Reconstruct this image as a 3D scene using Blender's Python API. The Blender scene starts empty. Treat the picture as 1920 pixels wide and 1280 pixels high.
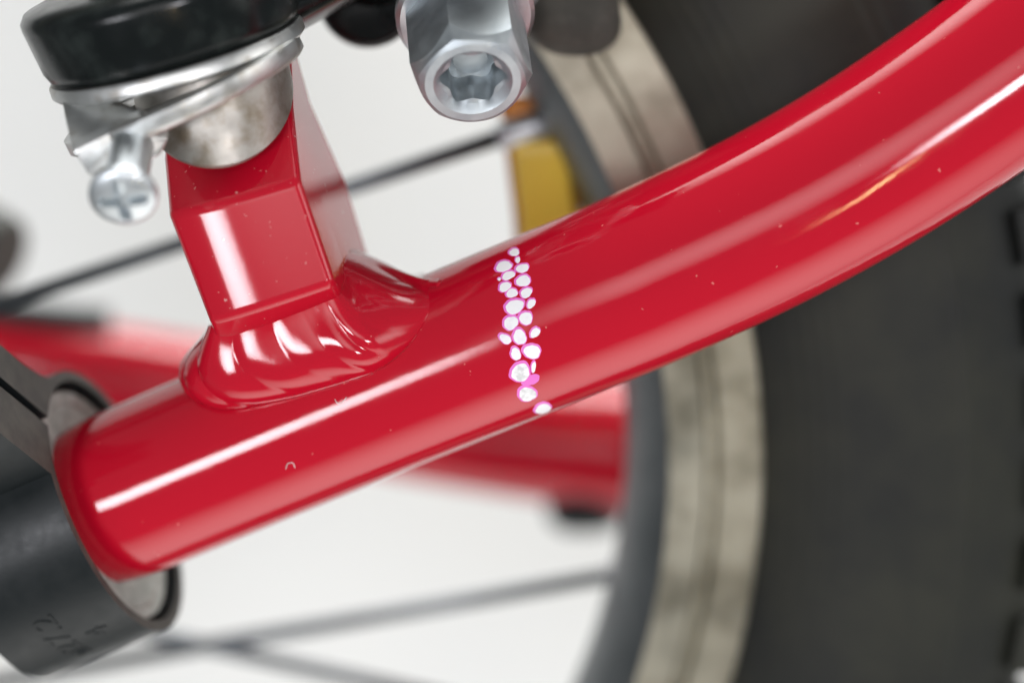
import bpy, bmesh, math, random
from mathutils import Vector, Matrix, noise
from mathutils.bvhtree import BVHTree
random.seed(7)
sc = bpy.context.scene
C = sc.collection
PI = math.pi
MM = 0.001

# ------------------------------------------------------------------ camera
D = 0.220                 # camera to the plane y = 0 (axis of the red stay)
FW = 0.100                # width of the view at that plane: 100 mm
S = 1920.0 / FW           # photo pixels per metre at that plane
cam_data = bpy.data.cameras.new('camera')
cam = bpy.data.objects.new('camera', cam_data)
C.objects.link(cam)
cam.location = (0, -D, 0)
cam.rotation_euler = (PI/2, 0, 0)
cam_data.sensor_width = 36
cam_data.lens = 36 * D / FW
cam_data.clip_start = 0.005
cam_data.clip_end = 20
cam_data.dof.use_dof = True
cam_data.dof.focus_distance = D - 0.0100
cam_data.dof.aperture_fstop = 8.2
cam_data.dof.aperture_blades = 0
sc.camera = cam

# ------------------------------------------------------------------ light
w = bpy.data.worlds.new('World')
sc.world = w
w.use_nodes = True
bg = w.node_tree.nodes['Background']
bg.inputs['Color'].default_value = (0.93, 0.97, 1.0, 1)
bg.inputs['Strength'].default_value = 0.22

def area(name, loc, target, sx, sy, power, col=(1, 1, 1), roll=None, soft=(1.0, 1.0)):
    ld = bpy.data.lights.new(name, 'AREA')
    ld.shape = 'RECTANGLE'; ld.size = sx; ld.size_y = sy
    ld.energy = power; ld.color = col
    # the panel is brightest in its middle and falls off towards its frame
    ld.use_nodes = True
    nt = ld.node_tree; em = nt.nodes['Emission']
    ge = nt.nodes.new('ShaderNodeNewGeometry'); sp = nt.nodes.new('ShaderNodeSeparateXYZ')
    nt.links.new(ge.outputs['Parametric'], sp.inputs[0])
    outs = []
    for ax, p_ in (('X', soft[0]), ('Y', soft[1])):
        m1 = nt.nodes.new('ShaderNodeMath'); m1.operation = 'MULTIPLY'; m1.inputs[1].default_value = PI
        nt.links.new(sp.outputs[ax], m1.inputs[0])
        m2 = nt.nodes.new('ShaderNodeMath'); m2.operation = 'SINE'; nt.links.new(m1.outputs[0], m2.inputs[0])
        m3 = nt.nodes.new('ShaderNodeMath'); m3.operation = 'POWER'; m3.use_clamp = True
        nt.links.new(m2.outputs[0], m3.inputs[0]); m3.inputs[1].default_value = p_
        outs.append(m3.outputs[0])
    mm = nt.nodes.new('ShaderNodeMath'); mm.operation = 'MULTIPLY'
    nt.links.new(outs[0], mm.inputs[0]); nt.links.new(outs[1], mm.inputs[1])
    m4 = nt.nodes.new('ShaderNodeMath'); m4.operation = 'MULTIPLY'; m4.inputs[1].default_value = 1.0 / ((1 - 0.36 * min(1, soft[0])) * (1 - 0.36 * min(1, soft[1])))
    nt.links.new(mm.outputs[0], m4.inputs[0]); nt.links.new(m4.outputs[0], em.inputs['Strength'])
    o = bpy.data.objects.new(name, ld); C.objects.link(o)
    z = (Vector(loc) - Vector(target)).normalized()
    ref = Vector(roll) if roll else Vector((1, 0, 0.001))
    x = (ref - z * ref.dot(z)).normalized()
    y = z.cross(x)
    M = Matrix((x, y, z)).transposed().to_4x4()
    M.translation = Vector(loc)
    o.matrix_world = M
    return o

# a lamp above, two window panes behind the photographer's shoulders, the dimmer room between them, a lamp in place of an unseen pale floor
area('ceiling_lamp', (0.10, 0.19, 1.25), (0.05, 0.20, 0), 1.6, 0.8, 26, (1.0, 0.99, 0.97))
area('window_left', (-0.475, -0.84, -0.25), (0, 0, 0), 0.34, 0.22, 4.6, (0.95, 0.95, 1.0), roll=(1, 0, 0.30), soft=(0.4, 0.5))
area('window_right', (0.375, -0.93, -0.170), (0, 0, 0), 0.26, 0.20, 3.0, (0.96, 0.95, 1.0), roll=(1, 0, 0.25))
area('warm_lamp', (0.33, -0.86, -0.38), (0, 0, 0), 0.24, 0.012, 0.30, (1.0, 0.72, 0.35), roll=(-0.03, -0.1, 0.21))
area('room_wall', (-0.02, -1.05, 0.02), (0, 0, 0), 0.95, 0.55, 2.0, (1.0, 0.98, 0.97), roll=(1, 0, 0.15))
area('fill_right', (1.3, -0.35, 0.25), (0, 0, 0), 1.0, 0.9, 5.0, (1.0, 0.98, 0.96))  # unseen fill lamp, added to brighten the clamp's inner sleeve
area('floor_bounce', (0.2, 0.05, -0.8), (0, 0, 0), 1.9, 0.9, 5.0, (1.0, 0.97, 0.93))
sc.view_settings.view_transform = 'Standard'
sc.view_settings.look = 'None'
sc.view_settings.gamma = 1
sc.view_settings.exposure = 0.02
sc.render.resolution_x = 1024
sc.render.resolution_y = 682
sc.cycles.max_bounces = 8

# ------------------------------------------------------------------ helpers
CAM = Vector((0, -D, 0))
def P(px, py, d):
    """photo pixel -> point at depth d (mm behind the stay's axis plane)"""
    d = d * MM
    k = (D + d) / D / S
    return Vector(((px - 960) * k, d, (640 - py) * k))
def ray(px, py):
    return (P(px, py, 0) - CAM).normalized()
def on_plane(px, py, pt, n):
    r = ray(px, py)
    return CAM + r * ((pt - CAM).dot(n) / r.dot(n))

MATS = {}
def world_loc(o):
    v = Vector((0, 0, 0))
    while o is not None:
        v = v + o.location; o = o.parent
    return v
def obj(name, verts, faces, mat, parent=None, smooth=True, loc=None, bevel=None, seg=2, subsurf=0, sharp=None):
    base = world_loc(parent) if parent else (Vector(loc) if loc is not None else Vector((0, 0, 0)))
    me = bpy.data.meshes.new(name)
    me.from_pydata([tuple(Vector(v) - base) for v in verts], [], faces)
    bm = bmesh.new(); bm.from_mesh(me)
    bmesh.ops.recalc_face_normals(bm, faces=bm.faces)
    bm.to_mesh(me); bm.free()
    me.materials.append(MATS[mat] if isinstance(mat, str) else mat)
    if smooth:
        me.polygons.foreach_set('use_smooth', [True] * len(me.polygons))
    o = bpy.data.objects.new(name, me); C.objects.link(o)
    if parent: o.parent = parent
    else: o.location = base
    if sharp:
        me.set_sharp_from_angle(angle=math.radians(sharp))
    if bevel:
        m = o.modifiers.new('bevel', 'BEVEL'); m.width = bevel * MM; m.segments = seg
        m.limit_method = 'ANGLE'; m.angle_limit = math.radians(18)
        m.harden_normals = False
    if subsurf:
        m = o.modifiers.new('sub', 'SUBSURF'); m.levels = subsurf; m.render_levels = subsurf
    me.update()
    return o
def thing(name, label, cat, loc, group=None):
    o = bpy.data.objects.new(name, None); C.objects.link(o)
    o.location = loc; o.empty_display_size = 0.01
    o['label'] = label; o['category'] = cat
    if group: o['group'] = group
    return o
def frame_of(a, hint):
    a = Vector(a).normalized()
    u = (Vector(hint) - a * Vector(hint).dot(a)).normalized()
    return a, u, a.cross(u)
def revolve(c, axis, hint, prof, n=64, closed=False, rfun=None):
    """prof: list of (radius mm, height mm) about the axis through c"""
    a, u, v = frame_of(axis, hint)
    V = []; F = []
    for k, (r, h) in enumerate(prof):
        for i in range(n):
            t = 2 * PI * i / n
            rr = r * (rfun(t, k) if rfun else 1)
            V.append(c + a * (h * MM) + (u * math.cos(t) + v * math.sin(t)) * (rr * MM))
    m = len(prof)
    for k in range(m if closed else m - 1):
        k2 = (k + 1) % m
        for i in range(n):
            j = (i + 1) % n
            F.append((k * n + i, k * n + j, k2 * n + j, k2 * n + i))
    if not closed:
        if prof[0][0] > 1e-6: F.append(tuple(range(n)))
        if prof[-1][0] > 1e-6: F.append(tuple(range((m - 1) * n, m * n)))
    return V, F
def catmull(pts, per):
    pts = [Vector(p) for p in pts]
    out = []
    n = len(pts)
    for i in range(n - 1):
        p0 = pts[i - 1] if i > 0 else pts[0] * 2 - pts[1]
        p1, p2 = pts[i], pts[i + 1]
        p3 = pts[i + 2] if i + 2 < n else pts[-1] * 2 - pts[-2]
        for k in range(per):
            t = k / per
            out.append(0.5 * ((2 * p1) + (p2 - p0) * t + (2 * p0 - 5 * p1 + 4 * p2 - p3) * t * t + (3 * p1 - p0 - 3 * p2 + p3) * t ** 3))
    out.append(pts[-1])
    return out
def sweep(path, radii, n=48, hint=(0, -1, 0), caps=True):
    V = []; F = []
    m = len(path)
    for i, p in enumerate(path):
        t = (path[min(i + 1, m - 1)] - path[max(i - 1, 0)]).normalized()
        _, u, v = frame_of(t, hint)
        for k in range(n):
            a = 2 * PI * k / n
            V.append(p + (u * math.cos(a) + v * math.sin(a)) * radii[i])
    for i in range(m - 1):
        for k in range(n):
            j = (k + 1) % n
            F.append((i * n + k, i * n + j, (i + 1) * n + j, (i + 1) * n + k))
    if caps:
        F.append(tuple(range(n))); F.append(tuple(range((m - 1) * n, m * n)))
    return V, F
def prism(pts, vec):
    n = len(pts)
    V = [Vector(p) for p in pts] + [Vector(p) + Vector(vec) for p in pts]
    F = [tuple(range(n)), tuple(range(n, 2 * n))]
    for i in range(n):
        j = (i + 1) % n
        F.append((i, j, n + j, n + i))
    return V, F
def loft(rings, caps=True):
    n = len(rings[0]); V = [p for r in rings for p in r]; F = []
    for k in range(len(rings) - 1):
        for i in range(n):
            j = (i + 1) % n
            F.append((k * n + i, k * n + j, (k + 1) * n + j, (k + 1) * n + i))
    if caps:
        F.append(tuple(range(n))); F.append(tuple(range((len(rings) - 1) * n, len(rings) * n)))
    return V, F

# ------------------------------------------------------------------ materials
def mat(name, col, rough=0.5, metal=0.0, coat=0.0, coat_rough=0.03, bump=None, var=None, spec=0.5, rough_var=None, dust=None, streak=None):
    """bump=(scale, strength, distance mm)  var=(scale, colour2, low, high)  dust=(scale, colour, threshold)"""
    m = bpy.data.materials.new(name); m.use_nodes = True
    nt = m.node_tree; N = nt.nodes; L = nt.links
    b = N['Principled BSDF']
    b.inputs['Base Color'].default_value = (*col, 1)
    b.inputs['Roughness'].default_value = rough
    b.inputs['Metallic'].default_value = metal
    b.inputs['Coat Weight'].default_value = coat
    b.inputs['Coat Roughness'].default_value = coat_rough
    b.inputs['Specular IOR Level'].default_value = spec
    tc = N.new('ShaderNodeTexCoord')
    colsock = None
    def noise_node(scale, detail=6, rough_=0.6):
        t = N.new('ShaderNodeTexNoise'); t.inputs['Scale'].default_value = scale
        t.inputs['Detail'].default_value = detail; t.inputs['Roughness'].default_value = rough_
        L.new(tc.outputs['Object'], t.inputs['Vector']); return t
    def ramp(sock, lo, hi):
        r = N.new('ShaderNodeMapRange'); r.inputs['From Min'].default_value = lo; r.inputs['From Max'].default_value = hi
        L.new(sock, r.inputs['Value']); return r.outputs['Result']
    def mix(fac, a, bcol):
        x = N.new('ShaderNodeMix'); x.data_type = 'RGBA'
        L.new(fac, x.inputs['Factor'])
        if isinstance(a, tuple): x.inputs['A'].default_value = (*a, 1)
        else: L.new(a, x.inputs['A'])
        x.inputs['B'].default_value = (*bcol, 1)
        return x.outputs['Result']
    if var:
        t = noise_node(var[0]); colsock = mix(ramp(t.outputs['Fac'], var[2], var[3]), col, var[1])
    if dust:
        t = noise_node(dust[0], 2, 0.5)
        colsock = mix(ramp(t.outputs['Fac'], dust[2], dust[2] + 0.03), colsock if colsock else col, dust[1])
    if colsock: L.new(colsock, b.inputs['Base Color'])
    if rough_var:
        t = noise_node(rough_var[0])
        r = N.new('ShaderNodeMapRange'); r.inputs['From Min'].default_value = 0.3; r.inputs['From Max'].default_value = 0.7
        r.inputs['To Min'].default_value = rough_var[1]; r.inputs['To Max'].default_value = rough_var[2]
        L.new(t.outputs['Fac'], r.inputs['Value']); L.new(r.outputs['Result'], b.inputs['Roughness'])
    if bump:
        t = noise_node(bump[0], 4)
        bn = N.new('ShaderNodeBump'); bn.inputs['Strength'].default_value = bump[1]; bn.inputs['Distance'].default_value = bump[2] * MM
        L.new(t.outputs['Fac'], bn.inputs['Height']); L.new(bn.outputs['Normal'], b.inputs['Normal'])
        if len(bump) > 3: L.new(bn.outputs['Normal'], b.inputs['Coat Normal'])
    if streak:
        mp = N.new('ShaderNodeMapping'); mp.inputs['Rotation'].default_value = (0, math.radians(24), 0); mp.inputs['Scale'].default_value = (70, 2600, 2600)
        L.new(tc.outputs['Object'], mp.inputs['Vector'])
        t = N.new('ShaderNodeTexNoise'); t.inputs['Scale'].default_value = 1.0; t.inputs['Detail'].default_value = 3
        L.new(mp.outputs['Vector'], t.inputs['Vector'])
        b2 = N.new('ShaderNodeBump'); b2.inputs['Strength'].default_value = streak; b2.inputs['Distance'].default_value = 0.04 * MM
        L.new(t.outputs['Fac'], b2.inputs['Height']); L.new(bn.outputs['Normal'], b2.inputs['Normal'])
        L.new(b2.outputs['Normal'], b.inputs['Coat Normal'])
        t = noise_node(120, 5, 0.65)
        r = N.new('ShaderNodeMapRange'); r.inputs['From Min'].default_value = 0.4; r.inputs['From Max'].default_value = 0.7
        r.inputs['To Min'].default_value = 0.045; r.inputs['To Max'].default_value = 0.14
        L.new(t.outputs['Fac'], r.inputs['Value']); L.new(r.outputs['Result'], b.inputs['Coat Roughness'])
    MATS[name] = m
    return m

RED = (0.47, 0.004, 0.019)
mat('red_paint', RED, 0.38, 0, 1.0, 0.035, bump=(420, 0.16, 0.05, 1), dust=(1300, (0.62, 0.14, 0.13), 0.75), spec=0.0, streak=0.05)
mat('red_paint_dusty', RED, 0.42, 0, 0.9, 0.10, bump=(900, 0.10, 0.04, 1), dust=(2200, (0.65, 0.30, 0.28), 0.72), spec=0.05)
mat('chip_white', (0.86, 0.86, 0.87), 0.6, var=(900, (0.78, 0.74, 0.82), 0.55, 0.75))
mat('chip_grey', (0.62, 0.62, 0.62), 0.6, var=(1400, (0.9, 0.9, 0.9), 0.4, 0.6))
mat('chip_magenta', (0.78, 0.16, 0.58), 0.5)
mat('black_satin', (0.009, 0.012, 0.013), 0.40, spec=0.3, bump=(2500, 0.25, 0.03), rough_var=(500, 0.34, 0.48))
mat('black_gloss', (0.004, 0.006, 0.006), 0.22, spec=0.32, rough_var=(300, 0.16, 0.30), var=(250, (0.02, 0.026, 0.024), 0.5, 0.75))
mat('black_dusty', (0.045, 0.048, 0.043), 0.6, var=(450, (0.085, 0.088, 0.074), 0.35, 0.7), bump=(2200, 0.15, 0.02))
mat('dusty_grey', (0.30, 0.33, 0.30), 0.6, var=(500, (0.48, 0.52, 0.48), 0.4, 0.65), bump=(2600, 0.4, 0.08))
mat('worn_steel', (0.42, 0.40, 0.37), 0.5, 1.0, var=(350, (0.26, 0.22, 0.17), 0.45, 0.68), rough_var=(500, 0.42, 0.62), bump=(1500, 0.2, 0.04))
mat('bolt_zinc', (0.46, 0.50, 0.52), 0.5, 1.0, var=(300, (0.36, 0.40, 0.43), 0.5, 0.7), rough_var=(400, 0.44, 0.58), bump=(900, 0.10, 0.02))
mat('steel', (0.62, 0.63, 0.62), 0.26, 1.0, var=(420, (0.42, 0.39, 0.34), 0.52, 0.72), rough_var=(500, 0.33, 0.52), bump=(1200, 0.12, 0.03))
mat('zinc', (0.62, 0.66, 0.68), 0.40, 1.0, var=(300, (0.45, 0.49, 0.52), 0.5, 0.7), rough_var=(400, 0.34, 0.48), bump=(900, 0.10, 0.02))
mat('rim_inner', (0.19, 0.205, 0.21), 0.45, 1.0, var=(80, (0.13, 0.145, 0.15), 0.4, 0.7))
mat('rim_alloy', (0.36, 0.34, 0.27), 0.42, 1.0, var=(110, (0.19, 0.175, 0.13), 0.45, 0.66), rough_var=(90, 0.30, 0.55))
mat('rubber', (0.009, 0.0105, 0.010), 0.62, spec=0.28, var=(45, (0.026, 0.027, 0.019), 0.38, 0.66), bump=(300, 0.2, 0.15))
mat('pad_rubber', (0.050, 0.050, 0.042), 0.75, bump=(500, 0.5, 0.4), var=(300, (0.085, 0.083, 0.07), 0.45, 0.7))
mat('spoke_steel', (0.14, 0.15, 0.16), 0.35, 1.0)
mat('nipple', (0.62, 0.65, 0.68), 0.4, 1.0)
mat('yellow_lens', (0.98, 0.70, 0.09), 0.25, 0, 0.6, 0.1, bump=(700, 0.3, 0.2))
mat('orange_shell', (0.62, 0.22, 0.02), 0.4)
mat('wall_paint', (0.88, 0.885, 0.86), 0.85, bump=(60, 0.1, 0.3), var=(6, (0.85, 0.86, 0.845), 0.4, 0.6))

# ------------------------------------------------------------------ the wall behind
o = obj('wall', *prism([Vector((-2.2, 0.42, -1.6)), Vector((2.2, 0.42, -1.6)), Vector((2.2, 0.42, 1.6)), Vector((-2.2, 0.42, 1.6))], (0, 0.05, 0)), 'wall_paint', smooth=False)
o['kind'] = 'structure'

# ------------------------------------------------------------------ bicycle frame: red stay, boss, weld
frame = thing('bicycle_frame', 'glossy red bicycle frame with a welded brake boss and chipped curved stay', 'bicycle frame', P(700, 780, 0))
stay_px = [(150, 961, 6.5), (260, 915, 5.4), (362, 872, 4.4), (700, 731, 0.9), (1066, 581, -3.0), (1230, 511, -4.0), (1396, 433, -4.8),
           (1545, 354, -5.3), (1690, 266, -5.8), (1870, 142, -6.4), (2040, 8, -7.0), (2200, -135, -7.6)]
axis_pts = catmull([P(*p) for p in stay_px], 22)
def stay_r(i):
    # the mouth end is drawn in a little before it enters the clamp
    s = i / 22.0
    r = 8.52 + 0.25 * min(1, max(0, (s - 4) / 5))
    if s < 1.0: r -= 0.75 * (1 - s) ** 2
    return r * MM
sv, sf = sweep(axis_pts, [stay_r(i) for i in range(len(axis_pts))], 72)
stay = obj('curved_stay', sv, sf, 'red_paint', frame, sharp=50)
bvh = BVHTree.FromPolygons(sv, [f for f in sf if len(f) == 4])
def hit(px, py):
    loc, nor, idx, dist = bvh.ray_cast(CAM, ray(px, py))
    if loc is None: return None, None
    if nor.dot(ray(px, py)) > 0: nor = -nor
    return loc, nor
A_tube = (axis_pts[22] - axis_pts[0]).normalized()

# forged boss: lofted block, four corners per level (front left, front right, back right, back left)
levels = [
    [(430, 700, -3), (660, 620, -3), (735, 590, 9), (480, 690, 8)],
    [(392, 604, -12.0), (628, 534, -14.0), (697, 498, 8), (452, 592, 7)],
    [(316, 405, -13), (561, 338, -15.2), (652, 345, 4), (362, 400, 3)],
    [(306, 300, -8.8), (548, 202, -10.0), (584, 192, 0), (342, 290, 0)],
    [(306, 240, -7), (545, 96, -8), (552, 82, -3), (332, 200, -3)],
]
rings = []
for lv, bul in zip(levels, (1.5, 2.5, 2.5, 2.8, 3.0)):
    q = [P(*p) for p in lv]
    ring = []
    for k in range(4):
        a_, b_ = q[k], q[(k + 1) % 4]
        nseg = 8 if k == 0 else 3
        for i in range(nseg):
            f = i / nseg
            p = a_.lerp(b_, f)
            if k == 0: p = p + Vector((0, -1, -0.2)) * (bul * MM * (1 - math.exp(-4 * f) - f * 0.9817))
            ring.append(p)
    rings.append(ring)
boss = obj('brake_boss', *loft(rings), 'red_paint_dusty', frame, bevel=0.7, seg=4)
boss.modifiers['bevel'].harden_normals = True

# weld bead: rippled fillet between boss and stay
st = [  # inner (px,py,d)          outer (px,py)
    ((430, 600, 5.5), (372, 706, 6.0)), ((402, 607, 2.0), (355, 722, 2.5)), ((391, 608, -5.0), (352, 735)), ((396, 609, -9.4), (378, 757)),
    ((450, 592, -10.6), (430, 768)), ((510, 574, -11.0), (535, 749)), ((570, 556, -11.2), (640, 719)),
    ((620, 540, -11.2), (712, 692)), ((638, 524, -9.0), (768, 648)), ((643, 492, -6.5), (803, 592)),
    ((655, 468, -2.0), (816, 545)), ((690, 478, 2.5), (822, 518)), ((700, 490, 6.0), (790, 512, 4.5))]
inn = [P(*s[0]) for s in st]
out = []
for s in st:
    if len(s[1]) == 3: out.append(P(*s[1])); continue
    loc, nor = hit(*s[1])
    out.append(loc - nor * 0.0001 if loc is not None else P(s[1][0], s[1][1], 1.0))
NS, NT = 22, 36
ci = catmull(inn, NS); co = catmull(out, NS)
nn = []
for k in range(len(ci)):
    x = k / (len(ci) - 1)
    tang = (co[min(k + 1, len(co) - 1)] - co[max(k - 1, 0)]).normalized()
    nrm = tang.cross(ci[k] - co[k]).normalized()
    if nrm.y > 0.2 and 0.2 < x < 0.8: nrm = -nrm
    nn.append(nrm)
if nn[len(nn) // 2].y > 0: nn = [-q for q in nn]
V = []; F = []
M_ = len(ci)
for k in range(M_):
    x = k / (M_ - 1)
    for t_ in range(NT + 1):
        t = t_ / NT
        p = ci[k].lerp(co[k], t)
        env = math.sin(PI * t ** 1.6) ** 0.85 if 0 < t < 1 else 0
        b = (2.2 * (1 - 0.72 * math.exp(-(x / 0.24) ** 2)) * (1 - min(1, max(0, (x - 0.62) / 0.2))) - 0.55 * min(1, max(0, (x - 0.62) / 0.2))) * env
        ph = x * 13.0 - 1.7 * t * t + 0.35 * math.sin(11 * x)
        wv_ = math.floor(ph)
        keep = 0.35 + 0.9 * random.Random(int(wv_) + 5).random()
        amp = (0.62 * (1 - min(1, max(0, (x - 0.36) / 0.10))) + 0.10) * keep + 0.35 * math.exp(-((x - 0.57) / 0.04) ** 2)
        fr_ = ph % 1.0
        r_ = (math.sin(PI * fr_) ** 0.7 - 0.5) * amp * env + 0.18 * noise.noise(p * 240 + Vector((3, 1, 7))) * env
        V.append(p + nn[k] * ((b + r_) * MM))
    # skirts are closed by the boss and the stay
for k in range(M_ - 1):
    for t_ in range(NT):
        a = k * (NT + 1) + t_
        F.append((a, a + 1, a + NT + 2, a + NT + 1))
weld = obj('weld_bead', V, F, 'red_paint', frame)
sol = weld.modifiers.new('solid', 'SOLIDIFY'); sol.thickness = 0.0006; sol.offset = -1

# paint chips on the stay: white patches with a magenta fringe
chips = [(290,148,42,28,-15,'w'),(313,198,18,26,20,'w'),(222,240,66,40,-25,'w'),(343,252,48,36,-15,'w'),(252,298,50,34,-25,'w'),(193,322,13,12,0,'w'),
 (348,333,62,40,-15,'w'),(230,372,46,38,-25,'w'),(275,412,42,38,-20,'w'),(368,410,46,38,-20,'w'),(292,500,75,54,-10,'w'),(400,480,28,42,25,'w'),
 (268,605,52,58,20,'w'),(365,575,48,55,0,'w'),(232,708,48,36,25,'w'),(325,695,52,58,0,'w'),(425,668,30,48,35,'w'),(300,805,38,50,-30,'w'),
 (405,790,62,58,0,'w'),(330,925,78,66,-15,'g'),(415,890,18,42,10,'w'),(400,978,60,34,-25,'m'),(375,1065,70,54,-15,'g'),(475,1158,66,36,-22,'w')]
for n_, (cx, cy, rx, ry, rot, kind) in enumerate(chips):
    rnd = random.Random(n_)
    ph1, ph2 = rnd.random() * 6, rnd.random() * 6
    na = 30; fr = [0.0, 0.45, 0.72, 0.80, 0.99]
    V = []; F = []; idx = []
    ca, sa = math.cos(math.radians(rot)), math.sin(math.radians(rot))
    off = (0.028 + 0.006 * (n_ % 4)) * MM
    ok = True
    for q, f in enumerate(fr):
        for i in range(na if q else 1):
            t = 2 * PI * i / na
            wob = 1 + 0.08 * math.sin(2 * t + ph1) + 0.05 * math.sin(3 * t + ph2) + 0.02 * math.sin(5 * t + ph1 * 3) + 0.02 * math.sin(8 * t + ph2 * 2)
            shx, shy = (4, 4) if q < 4 else (-3, -4)
            x = rx * f * wob * math.cos(t); y = ry * f * wob * math.sin(t)
            zx = cx + shx * 0.6 + ca * x - sa * y; zy = cy + shy * 0.6 + sa * x + ca * y
            loc, nor = hit(880 + zx / 3.459, 430 + zy / 3.459)
            if loc is None: ok = False; break
            V.append(loc + nor * (off if q < 4 else 0.003 * MM))
    if not ok: continue
    for i in range(na): F.append((0, 1 + i, 1 + (i + 1) % na)); idx.append(0)
    for q in range(1, 4):
        for i in range(na):
            a = 1 + (q - 1) * na; b = 1 + q * na; j = (i + 1) % na
            F.append((a + i, b + i, b + j, a + j)); idx.append(1 if q >= 3 else 0)
    inner = {'w': 'chip_white', 'g': 'chip_grey', 'm': 'chip_magenta'}[kind]
    o = obj('paint_chip', V, F, inner, stay)
    o.data.materials.append(MATS['chip_magenta'])
    o.data.polygons.foreach_set('material_index', idx)

# lint caught on the paint
for pts in ([(536, 878), (540, 868), (549, 867), (553, 876)], [(628, 748), (634, 756), (643, 753), (650, 744)], [(700, 690), (712, 684), (720, 686)]):
    q = []
    for p_ in pts:
        loc, nor = hit(*p_)
        q.append(loc + nor * 0.00006)
    q = catmull(q, 4)
    obj('lint_fibre', *sweep(q, [0.035 * MM] * len(q), 6), 'chip_grey', stay)

# the frame's other tube, far behind the wheel
far_px = [(-420, 590, 100, 92), (-100, 655, 100, 96), (200, 704, 100, 98), (700, 786, 100, 102), (930, 815, 100, 112), (1190, 838, 100, 128), (1560, 880, 100, 132)]
fp = catmull([P(a, b, c) for a, b, c, r in far_px], 8)
fr_ = catmull([Vector((r, 0, 0)) for a, b, c, r in far_px], 8)
kf = (D + 0.1) / D / S
far_tube = obj('rear_tube', *sweep(fp, [r.x * kf for r in fr_], 40), 'red_paint', frame, sharp=50)
far_tube['label'] = 'out-of-focus red frame tube behind the wheel'
# black plug under it, black strip on top of it
V, F = revolve(P(1098, 945, 100), (0.05, 0.0, -1), (1, 0, 0), [(5.6, -3.0), (5.6, 1.2), (5.0, 2.6), (3.4, 3.8), (0.0, 4.2)], 36)
obj('black_plug', V, F, 'black_satin', far_tube)
cp = catmull([P(-260, 548, 97), P(-60, 580, 96), (P(90, 596, 96)), P(205, 606, 97)], 8)
obj('cable_guide', *sweep(cp, [2.0 * MM] * len(cp), 16), 'black_satin', far_tube)
# black bracket end at the left, joined to the tube beyond the picture
bp = catmull([P(-420, 560, 95), P(-330, 470, 88), P(-200, 440, 78), P(-70, 455, 72), P(2, 492, 70)], 8)
obj('black_bracket', *sweep(bp, [(6.0 - 0.6 * (i == len(bp) - 1)) * MM for i in range(len(bp))], 28), 'black_dusty', frame, bevel=1.5, seg=4)

# ------------------------------------------------------------------ clamp ring round the lower end of the stay
Cc = P(216, 936, 8.0)
AX = A_tube
_, UU, VV = frame_of(AX, (0, 0, 1))          # UU up, VV = AX x UU
if VV.y > 0: VV = -VV                        # towards the camera
clamp = thing('clamp_ring', 'black metal clamp ring with split ears round the lower end of red stay', 'clamp', P(150, 1180, 6))
RO, RI = 14.1, 13.0
def ringpt(u, v, h): return Cc + UU * (u * MM) + VV * (v * MM) + AX * (h * MM)
EAR = math.radians(61)      # direction of the ears, from up towards the camera
ed = (math.cos(EAR), math.sin(EAR)); en = (-math.sin(EAR), math.cos(EAR))   # along the ear, across (towards front)
gap, mid_, thf, thb, el = 0.6, -3.2, 6.0, 4.6, 34.0
def loc2(along, across): return (ed[0] * along + en[0] * across, ed[1] * along + en[1] * across)
outl = []
n = 80
f_out, b_out = mid_ + gap + thf, mid_ - gap - thb
t0, t1_ = math.asin(f_out / RO), 2 * PI - math.asin(-b_out * 1.12 / RO)
for i in range(n + 1):          # outer arc from the front ear round to the back ear
    t = t0 + (t1_ - t0) * i / n
    outl.append(loc2(RO * math.cos(t), RO * math.sin(t)))
outl += [loc2(RO * 0.9, b_out * 1.03), loc2(RO + 2.0, b_out * 0.97), loc2(el, b_out * 0.95), loc2(el, mid_ - gap)]
u0, u1_ = math.asin((mid_ - gap) / RI), math.asin((mid_ + gap) / RI)
for i in range(n + 1):          # the bore, back to the front lip of the slot
    t = u0 - (2 * PI - (u1_ - u0)) * i / n
    outl.append(loc2(RI * math.cos(t), RI * math.sin(t)))
outl += [loc2(el, mid_ + gap), loc2(el, f_out)]
WID = 13.2
m2 = len(outl)
V = [ringpt(u, v, 0) for u, v in outl] + [ringpt(u, v, -WID) for u, v in outl]
F = []
for i in range(m2):
    j = (i + 1) % m2; F.append((i, j, m2 + j, m2 + i))
# end faces: strip between outer and inner chains, then the two ears
o_ = list(range(n + 1)); e_ = list(range(n + 1, n + 5)); i_ = list(range(n + 5, 2 * n + 6)); g_ = [2 * n + 6, 2 * n + 7]
ends = [(o_[k], o_[k + 1], i_[n - k - 1], i_[n - k]) for k in range(n)] + [(o_[n], *e_, i_[0]), (i_[n], *g_, o_[0])]
V2 = V
F2 = F + ends + [tuple(k + m2 for k in f) for f in ends]
band = obj('band', V2, F2, 'black_satin', clamp, bevel=0.5, seg=3, sharp=35)
band.data.materials.append(MATS['black_dusty'])
for p_ in band.data.polygons:
    if abs(p_.normal.dot(AX)) > 0.9: p_.material_index = 1
# dusty inner sleeve seen between band and stay
V, F = revolve(Cc, AX, UU, [(7.6, -1.5), (11.0, -1.5), (11.3, -1.1), (12.3, -1.1), (12.5, -2.6), (12.95, -2.8), (12.95, -9.0), (7.6, -9.0)], 72, closed=True)
obj('inner_sleeve', V, F, 'dusty_grey', clamp, sharp=40)
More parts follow.
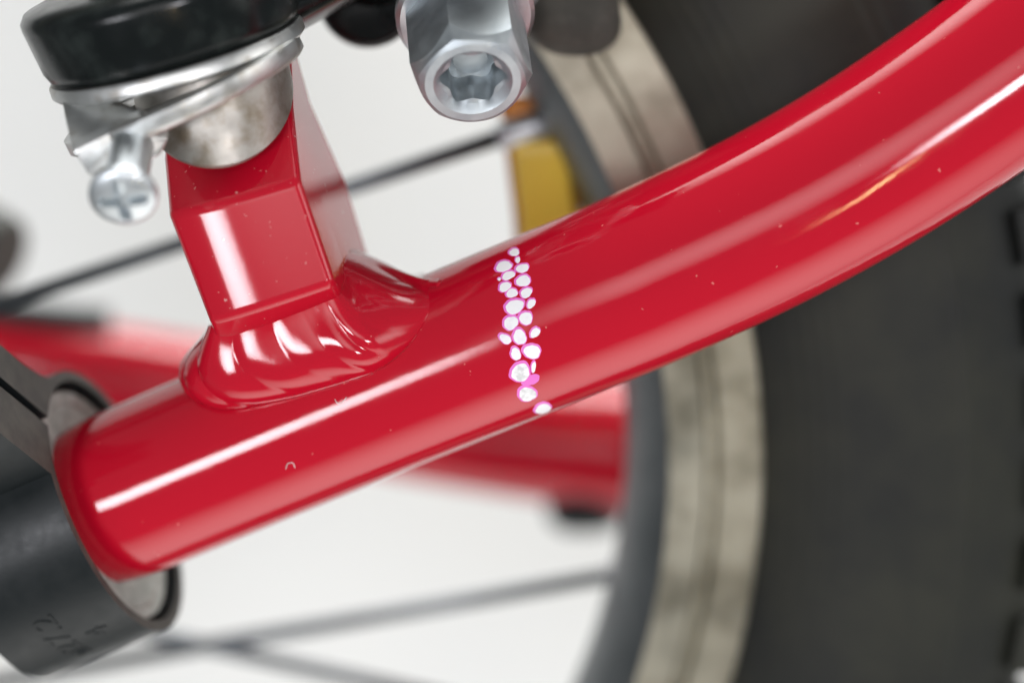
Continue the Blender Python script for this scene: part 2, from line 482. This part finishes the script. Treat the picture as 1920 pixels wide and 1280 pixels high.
# bolt through the ears
ac = -WID * 0.5
bc = ringpt(*loc2(RO + 8.0, f_out + 0.0), ac)
baxis = UU * en[0] + VV * en[1]
V, F = revolve(bc, baxis, AX, [(0.0, -7.0), (2.2, -7.0), (2.2, -0.5), (3.5, -0.4), (3.5, 1.6), (3.2, 2.0), (1.7, 2.0), (1.6, 0.4), (0.0, 0.4)], 32)
obj('clamp_bolt', V, F, 'black_gloss', clamp, sharp=40)
# raised lettering
def lettering(text, size, phi0, h0, name):
    cu = bpy.data.curves.new('t', 'FONT'); cu.body = text; cu.size = size; cu.extrude = 0.0; cu.resolution_u = 4
    cu.space_character = 1.08
    to = bpy.data.objects.new('t', cu); C.objects.link(to)
    dg = bpy.context.evaluated_depsgraph_get(); dg.update()
    me = bpy.data.meshes.new_from_object(to.evaluated_get(dg))
    bm = bmesh.new(); bm.from_mesh(me)
    bmesh.ops.remove_doubles(bm, verts=bm.verts, dist=1e-5)
    r = bmesh.ops.extrude_face_region(bm, geom=bm.faces[:])
    for v in r['geom']:
        if isinstance(v, bmesh.types.BMVert): v.co.z += 0.22
    bm.verts.index_update()
    V = []
    for v in bm.verts:
        # text x runs round the ring from underneath to the front, text y runs away from the lip
        phi = phi0 + v.co.x / RO
        rr = RO - 0.12 + v.co.z
        V.append(Cc + (UU * (-math.cos(phi)) + VV * math.sin(phi)) * (rr * MM) + AX * ((h0 - v.co.y) * MM))
    F = [tuple(v.index for v in f.verts) for f in bm.faces]
    bm.free(); bpy.data.objects.remove(to); bpy.data.curves.remove(cu); bpy.data.meshes.remove(me)
    return obj(name, V, F, 'black_satin', clamp, smooth=False)
lettering('\u00f827.2', 3.4, math.radians(19), -6.2, 'lettering')
lettering('4', 3.2, math.radians(30), -2.6, 'lettering')

# ------------------------------------------------------------------ brake arm on the boss
BA = Vector((-0.247, -0.309, 0.918)).normalized()
O = P(328, 92, -10)
brake = thing('brake_arm', 'black brake arm on silver spring plate above the red boss', 'brake', P(420, 240, -8))
# black hub of the arm
V, F = revolve(O, BA, (1, 0, 0), [(11.2, 0.0), (11.9, 0.3), (12.3, 1.2), (12.9, 5.4), (12.9, 6.0), (12.4, 6.7), (10.5, 7.2), (7.0, 7.5), (6.6, 9.0), (0.0, 9.0)], 80)
hubp = obj('arm_hub', V, F, 'black_gloss', brake, sharp=60)
# arm running off to the upper right; unseen end stretched over the pad bolt to darken its reflection
ap = catmull([P(330, 10, -10), P(470, -40, -6), P(640, -130, -4), P(800, -215, -10), P(960, -290, -14)], 8)
rings = []
for i, p in enumerate(ap):
    t = (ap[min(i + 1, len(ap) - 1)] - ap[max(i - 1, 0)]).normalized()
    _, u, v = frame_of(t, (0, -1, 0))
    rings.append([p + u * (5.0 * MM * math.copysign(abs(math.cos(a)) ** 0.5, math.cos(a))) + v * (6.3 * MM * math.copysign(abs(math.sin(a)) ** 0.5, math.sin(a))) for a in [2 * PI * k / 32 for k in range(32)]])
obj('arm', *loft(rings), 'black_gloss', brake, sharp=60)
# rounded lobe that carries the pad bolt
LA = Vector((0.05, -0.72, -0.69)).normalized()
V, F = revolve(P(690, -6, 8), Vector((0.1, -1, -0.12)), (1, 0, 0), [(0, -5), (4.4, -5), (5.0, -4.4), (5.15, -3), (5.15, 0.8), (4.9, 1.6), (4.2, 2), (0, 2)], 56)
obj('pad_lobe', V, F, 'black_gloss', brake, sharp=60)
lp = catmull([P(690, -60, 10), P(720, -130, 0), P(800, -215, -8)], 6)
obj('lobe_neck', *sweep(lp, [5.2 * MM] * len(lp), 28), 'black_gloss', brake)
# washers, spring plate, bushing
V, F = revolve(O, BA, (1, 0, 0), [(6, -0.1), (12.0, -0.1), (12.2, -0.4), (12.2, -1.2), (11.9, -1.5), (6, -1.5)], 80, closed=True)
obj('washer', V, F, 'steel', brake, sharp=40)
A2 = Vector((-0.40, -0.27, 0.875)).normalized()
O2 = P(346, 176, -11)
V, F = revolve(O2, A2, (1, 0, 0), [(10.6, -0.9), (11.5, -0.9), (11.9, -0.55), (11.9, 0.75), (11.6, 0.95), (10.6, 0.95)], 80, closed=True)
plate = obj('spring_plate', V, F, 'steel', brake, sharp=50)
V, F = revolve(O2 + A2 * 0.0004, A2, (1, 0, 0), [(5.5, -0.3), (11.0, -0.3), (11.0, 0.3), (5.5, 0.3)], 64, closed=True)
obj('plate_web', V, F, 'steel', plate, sharp=40)
# bushing with a slanted foot
top = []; bot = []; bot2 = []
for k in range(64):
    t = 2 * PI * k / 64
    cx_, sy_ = math.cos(t), math.sin(t)
    top.append(P(392 + 146 * cx_, 92 + 40 * sy_, -10 - 7.6 * sy_))
    bot.append(P(400 + 150 * cx_, 170 + 141 * sy_, -9 - 7.2 * sy_))
    bot2.append(P(400 + 143 * cx_, 178 + 138 * sy_, -9 - 6.8 * sy_))
obj('bushing', *loft([top, bot, bot2]), 'worn_steel', brake, sharp=40)
# bent tab with the tension screw
t1 = [(103, 128, -12.0), (150, 168, -15.5), (262, 212, -19.8), (264, 224, -20.2), (136, 286, -21), (121, 225, -17.6)]
V, F = prism([P(*q) for q in t1], (0.0002, 0.0013, 0.0004))
obj('tab_plate', V, F, 'steel', plate, smooth=False, bevel=0.25, seg=2)
t2 = [(136, 284, -21), (262, 223, -20.3), (286, 257, -19.6), (316, 263, -18.6), (302, 292, -18.2), (264, 318, -18.8), (180, 337, -19.8), (163, 328, -20.1)]
V, F = prism([P(*q) for q in t2], (0.0, 0.0008, 0.0012))
obj('tab_lip', V, F, 'steel', plate, smooth=False, bevel=0.3, seg=2)
SA = Vector((0.02, -0.76, -0.65)).normalized()
sh = P(231, 368, -25.5)
def cross_head(c, axis, hint, R, dome, slot_w, slot_d, hts, nr=40, na=96):
    a, u, v = frame_of(axis, hint)
    V = [c + a * ((dome - slot_d) * MM)]; F = []
    for q in range(1, nr + 1):
        r = R * q / nr
        for i in range(na):
            t = 2 * PI * i / na
            x, y = r * math.cos(t), r * math.sin(t)
            h = dome * math.sqrt(max(0, 1 - (r / R) ** 2 * 0.96))
            m_ = min(abs(x), abs(y))
            reach = 1 if r < R * 0.62 else max(0, 1 - (r - R * 0.62) / (R * 0.12))
            dep = max(0, min(1, (slot_w - m_) / 0.15)) * reach * slot_d * (1 - 0.35 * r / R)
            V.append(c + a * ((h - dep) * MM) + (u * x + v * y) * MM)
    for i in range(na): F.append((0, 1 + i, 1 + (i + 1) % na))
    for q in range(nr - 1):
        for i in range(na):
            j = (i + 1) % na; A_ = 1 + q * na; B_ = A_ + na
            F.append((A_ + i, B_ + i, B_ + j, A_ + j))
    last = 1 + (nr - 1) * na
    for (r, h) in hts:
        b0_ = len(V)
        for i in range(na):
            t = 2 * PI * i / na
            V.append(c + a * (h * MM) + (u * math.cos(t) + v * math.sin(t)) * (r * MM))
        for i in range(na):
            j = (i + 1) % na; F.append((last + i, b0_ + i, b0_ + j, last + j))
        last = b0_
    F.append(tuple(range(last, last + na)))
    return V, F
V, F = cross_head(sh, SA, (1, 0, 0.12), 2.95, 0.85, 0.48, 1.3, [(3.0, 0.0), (3.0, -0.5), (2.8, -0.9), (1.95, -1.0), (1.9, -7.5)])
obj('tension_screw', V, F, 'zinc', brake, sharp=38)

# pad bolt: hexagonal body with a star socket
HA = Vector((0.085, -0.70, -0.71)).normalized()
hc = P(887, 156, -14)
RH = 5.75
def hexr(t): 
    ph = (t - math.radians(-10)) % (PI / 3) - PI / 6
    return math.cos(PI / 6) / math.cos(ph)
def star(t): return 1 + 0.10 * math.cos(6 * t)
na = 144
a, u, v = frame_of(HA, (1, 0, 0))
ringsb = []
def addring(rf, hf):
    ringsb.append([hc + a * (hf(2 * PI * i / na) * MM) + (u * math.cos(2 * PI * i / na) + v * math.sin(2 * PI * i / na)) * (rf(2 * PI * i / na) * MM) for i in range(na)])
addring(lambda t: RH * hexr(t), lambda t: -16)
r0 = RH * 0.80
for f in (1.0,):
    addring(lambda t: RH * hexr(t), lambda t: -(RH * hexr(t) - r0) * 1.75 - 0.12)
addring(lambda t: RH * hexr(t) * 0.97, lambda t: -(RH * hexr(t) - r0) * 1.45)
addring(lambda t: r0 + (RH * hexr(t) - r0) * 0.35, lambda t: -(RH * hexr(t) - r0) * 0.35 - 0.02)
addring(lambda t: r0 * 0.96, lambda t: 0.0)
addring(lambda t: 3.65, lambda t: 0.02)
addring(lambda t: 3.45, lambda t: -0.12)
addring(lambda t: 3.0 * (1 + 0.3 * (star(t) - 1)), lambda t: -0.7)
addring(lambda t: 2.75 * star(t), lambda t: -0.85)
addring(lambda t: 2.7 * star(t), lambda t: -4.2)
addring(lambda t: 1.7, lambda t: -4.4)
addring(lambda t: 1.6, lambda t: -3.4)
addring(lambda t: 0.3, lambda t: -3.2)
hexb = obj('pad_bolt', *loft(ringsb), 'bolt_zinc', brake, sharp=24)
V, F = revolve(hc - a * 0.0098, HA, (1, 0, 0), [(5, -1.6), (6.2, -1.6), (6.6, -1.2), (6.6, -0.2), (6.2, 0.2), (5, 0.2)], 64, closed=True)
obj('bolt_collar', V, F, 'zinc', hexb, sharp=40)
# brake pad at the rim
rings = []
for zz, sc_ in [(106 - 66 * (1 - math.cos(q)), max(0.05, math.sin(q)) ** 0.85) for q in (0.05, 0.2, 0.4, 0.6, 0.8, 1.0, 1.25, PI / 2)] + [(0, 1.0), (-120, 1.0), (-300, 0.96)]:
    ring = []
    for k in range(40):
        t = 2 * PI * k / 40
        c_, s_ = math.cos(t), math.sin(t)
        x = 92 * math.copysign(abs(c_) ** 0.6, c_) * sc_; y = 5.2 * math.copysign(abs(s_) ** 0.6, s_) * sc_
        ring.append(P(1076 - 0.16 * (60 - zz) * 0.6 + x, zz - 0.0 * x, 10.5 + y))
    rings.append(ring)
obj('brake_pad', *loft(rings), 'pad_rubber', brake, sharp=60)
V, F = revolve(P(930, -40, 9), Vector((1, 0.02, -0.25)), (0, 0, 1), [(0, -4), (3.6, -4), (3.6, 7), (0, 7)], 32)
obj('pad_post', V, F, 'zinc', brake, sharp=40)

# ------------------------------------------------------------------ wheel
TL = math.radians(13)
EX = Vector((1, 0, 0)); EZ = Vector((0, -math.sin(TL), math.cos(TL))); NW = Vector((0, math.cos(TL), math.sin(TL)))
Wc = P(-112, 842, 41)
wheel = thing('wheel', 'small bicycle wheel with dirty alloy rim and black tyre behind the red stay', 'wheel', Wc)
def wheel_rev(prof, n, closed=True): return revolve(Wc, NW, EX, prof, n, closed)
rim_prof = [(95.0, -10.8), (94.6, -12.2), (89.4, -12.2), (88.9, -11.2), (87.9, -11.2), (87.4, -12.3), (83.6, -12.0), (82.4, -10.6), (80.6, -7.5), (79.6, -4),
            (79.4, 0), (79.6, 4), (80.6, 7.5), (82.4, 10.6), (83.6, 12), (94.6, 12.2), (95, 10.8), (93, 9.6), (86, 9.0), (86, -9.0), (93, -9.6)]
rim = obj('rim', *wheel_rev(rim_prof, 220), 'rim_alloy', wheel, sharp=35)
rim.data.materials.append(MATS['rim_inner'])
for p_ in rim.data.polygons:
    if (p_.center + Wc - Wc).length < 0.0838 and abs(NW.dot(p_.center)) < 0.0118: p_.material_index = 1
ty = []
R0, R1 = 94.0, 125.1
for k in range(41):
    t = -PI * 0.5 * 1.0 + PI * k / 40      # from near bead over the crown to the far bead
    s_ = math.sin(t); c_ = math.cos(t)
    bw = 11.2 + 8.3 * (c_ ** 0.55 if c_ > 0 else 0)
    ty.append((s_, c_))
prof = []
for k in range(73):
    f = k / 72
    r = R0 + (R1 - R0) * f
    wv = 10.6 + 8.9 * math.sin(PI * min(1, f * 0.86 + 0.06)) ** 0.75 - 0.0
    if f > 0.8: wv *= 1 - ((f - 0.8) / 0.2) ** 2 * 0.16
    rib = 0.045 * math.sin(f * 130) if 0.05 < f < 0.30 else (0.25 if 0.66 < f < 0.72 else 0)
    prof.append((r, -(wv + rib)))
full = prof + [(R1 + 2.2, -7), (R1 + 3.0, 0), (R1 + 2.2, 7)] + [(r, -w_) for r, w_ in reversed(prof)]
tyre = obj('tyre', *wheel_rev(full, 260), 'rubber', wheel, sharp=60)
# tread blocks
km = None
NK = 84
for i in range(NK):
    for side in (-1, 1):
        ang = 2 * PI * (i + (0.5 if side > 0 else 0)) / NK
        c0 = Wc + (EX * math.cos(ang) + EZ * math.sin(ang)) * ((R1 + 1.0) * MM)
        if side < 0 or True:
            er = EX * math.cos(ang) + EZ * math.sin(ang); et = -EX * math.sin(ang) + EZ * math.cos(ang)
            pts = []
            base = [(-3.1, 15.4), (3.1, 15.4), (2.7, 6.0), (-2.7, 6.0)]
            lo = [c0 + et * (x * MM) + NW * (side * y * MM) + er * (-2.6 * MM) for x, y in base]
            hi = [c0 + et * (x * 0.84 * MM) + NW * (side * (y if y < 10 else y - 0.9) * MM) + er * (3.4 * MM) for x, y in base]
            px_ = c0.x
            if px_ < 0.0: continue          # only the part of the tread near the picture
            obj('tread_block', *loft([lo, hi]), 'rubber', tyre, smooth=False)
# spokes
def wplane(px, py, wv): return on_plane(px, py, Wc + NW * (wv * MM), NW)
def spoke(p_rim, p_hub, w_rim, w_hub, nip):
    a_ = wplane(*p_rim, w_rim); b_ = wplane(*p_hub, w_hub)
    s_ = obj('spoke', *sweep([b_, b_.lerp(a_, 0.5), a_], [0.95 * MM] * 3, 16), 'spoke_steel', wheel)
    c_ = a_.lerp(b_, nip / (a_ - b_).length)
    obj('nipple', *sweep([c_, c_.lerp(a_, 0.15), a_], [1.35 * MM, 1.6 * MM, 1.6 * MM], 16), 'nipple', s_)
spoke((1068, 214), (-112, 608), -2, -3, 0.0085)
spoke((1200, 1068), (-112, 1296), 9, 16, 0.004)
spoke((1010, 1348), (-112, 1098), 9, 18, 0.0085)
for ang, dz in ((120, 12), (150, -12), (180, 12), (210, -12), (240, 12)):
    aa = math.radians(ang)
    e_ = EX * math.cos(aa) + EZ * math.sin(aa); q_ = -EX * math.sin(aa) + EZ * math.cos(aa)
    a_ = Wc + e_ * 0.0796; b_ = Wc + q_ * (dz * MM) + NW * 0.004
    s_ = obj('spoke', *sweep([b_, b_.lerp(a_, 0.5), a_], [0.95 * MM] * 3, 12), 'spoke_steel', wheel)
V, F = revolve(Wc, NW, EX, [(0, -20), (5, -20), (6, -16), (6.6, -15), (6.8, -6), (6.8, -4), (6.8, 11), (6.8, 12), (6.6, 18), (6, 22), (0, 22)], 64)
obj('hub', V, F, 'spoke_steel', wheel, sharp=40)

# ------------------------------------------------------------------ yellow reflector clipped between the spokes
refl = thing('spoke_reflector', 'small amber and yellow reflector clipped inside the silver wheel rim', 'reflector', wplane(1040, 470, 0))
def slab(name, l, r, w0, w1, mt, parent, ys, bev):
    rr = []
    for y_, dl in ys:
        rr.append([wplane(l + dl, y_, w0), wplane(r + dl, y_, w0), wplane(r + dl, y_, w1), wplane(l + dl, y_, w1)])
    return obj(name, *loft(rr), mt, parent, bevel=bev, seg=4)
ys = [(178, -14), (230, -6), (300, 4), (400, 16), (520, 26), (600, 30)]
slab('shell', 946, 1076, -1.5, 5.0, 'orange_shell', refl, ys, 1.0)
slab('lens', 958, 1062, -3.2, -1.45, 'yellow_lens', refl, [(262, 0)] + ys[2:-1] + [(590, 29)], 0.8)
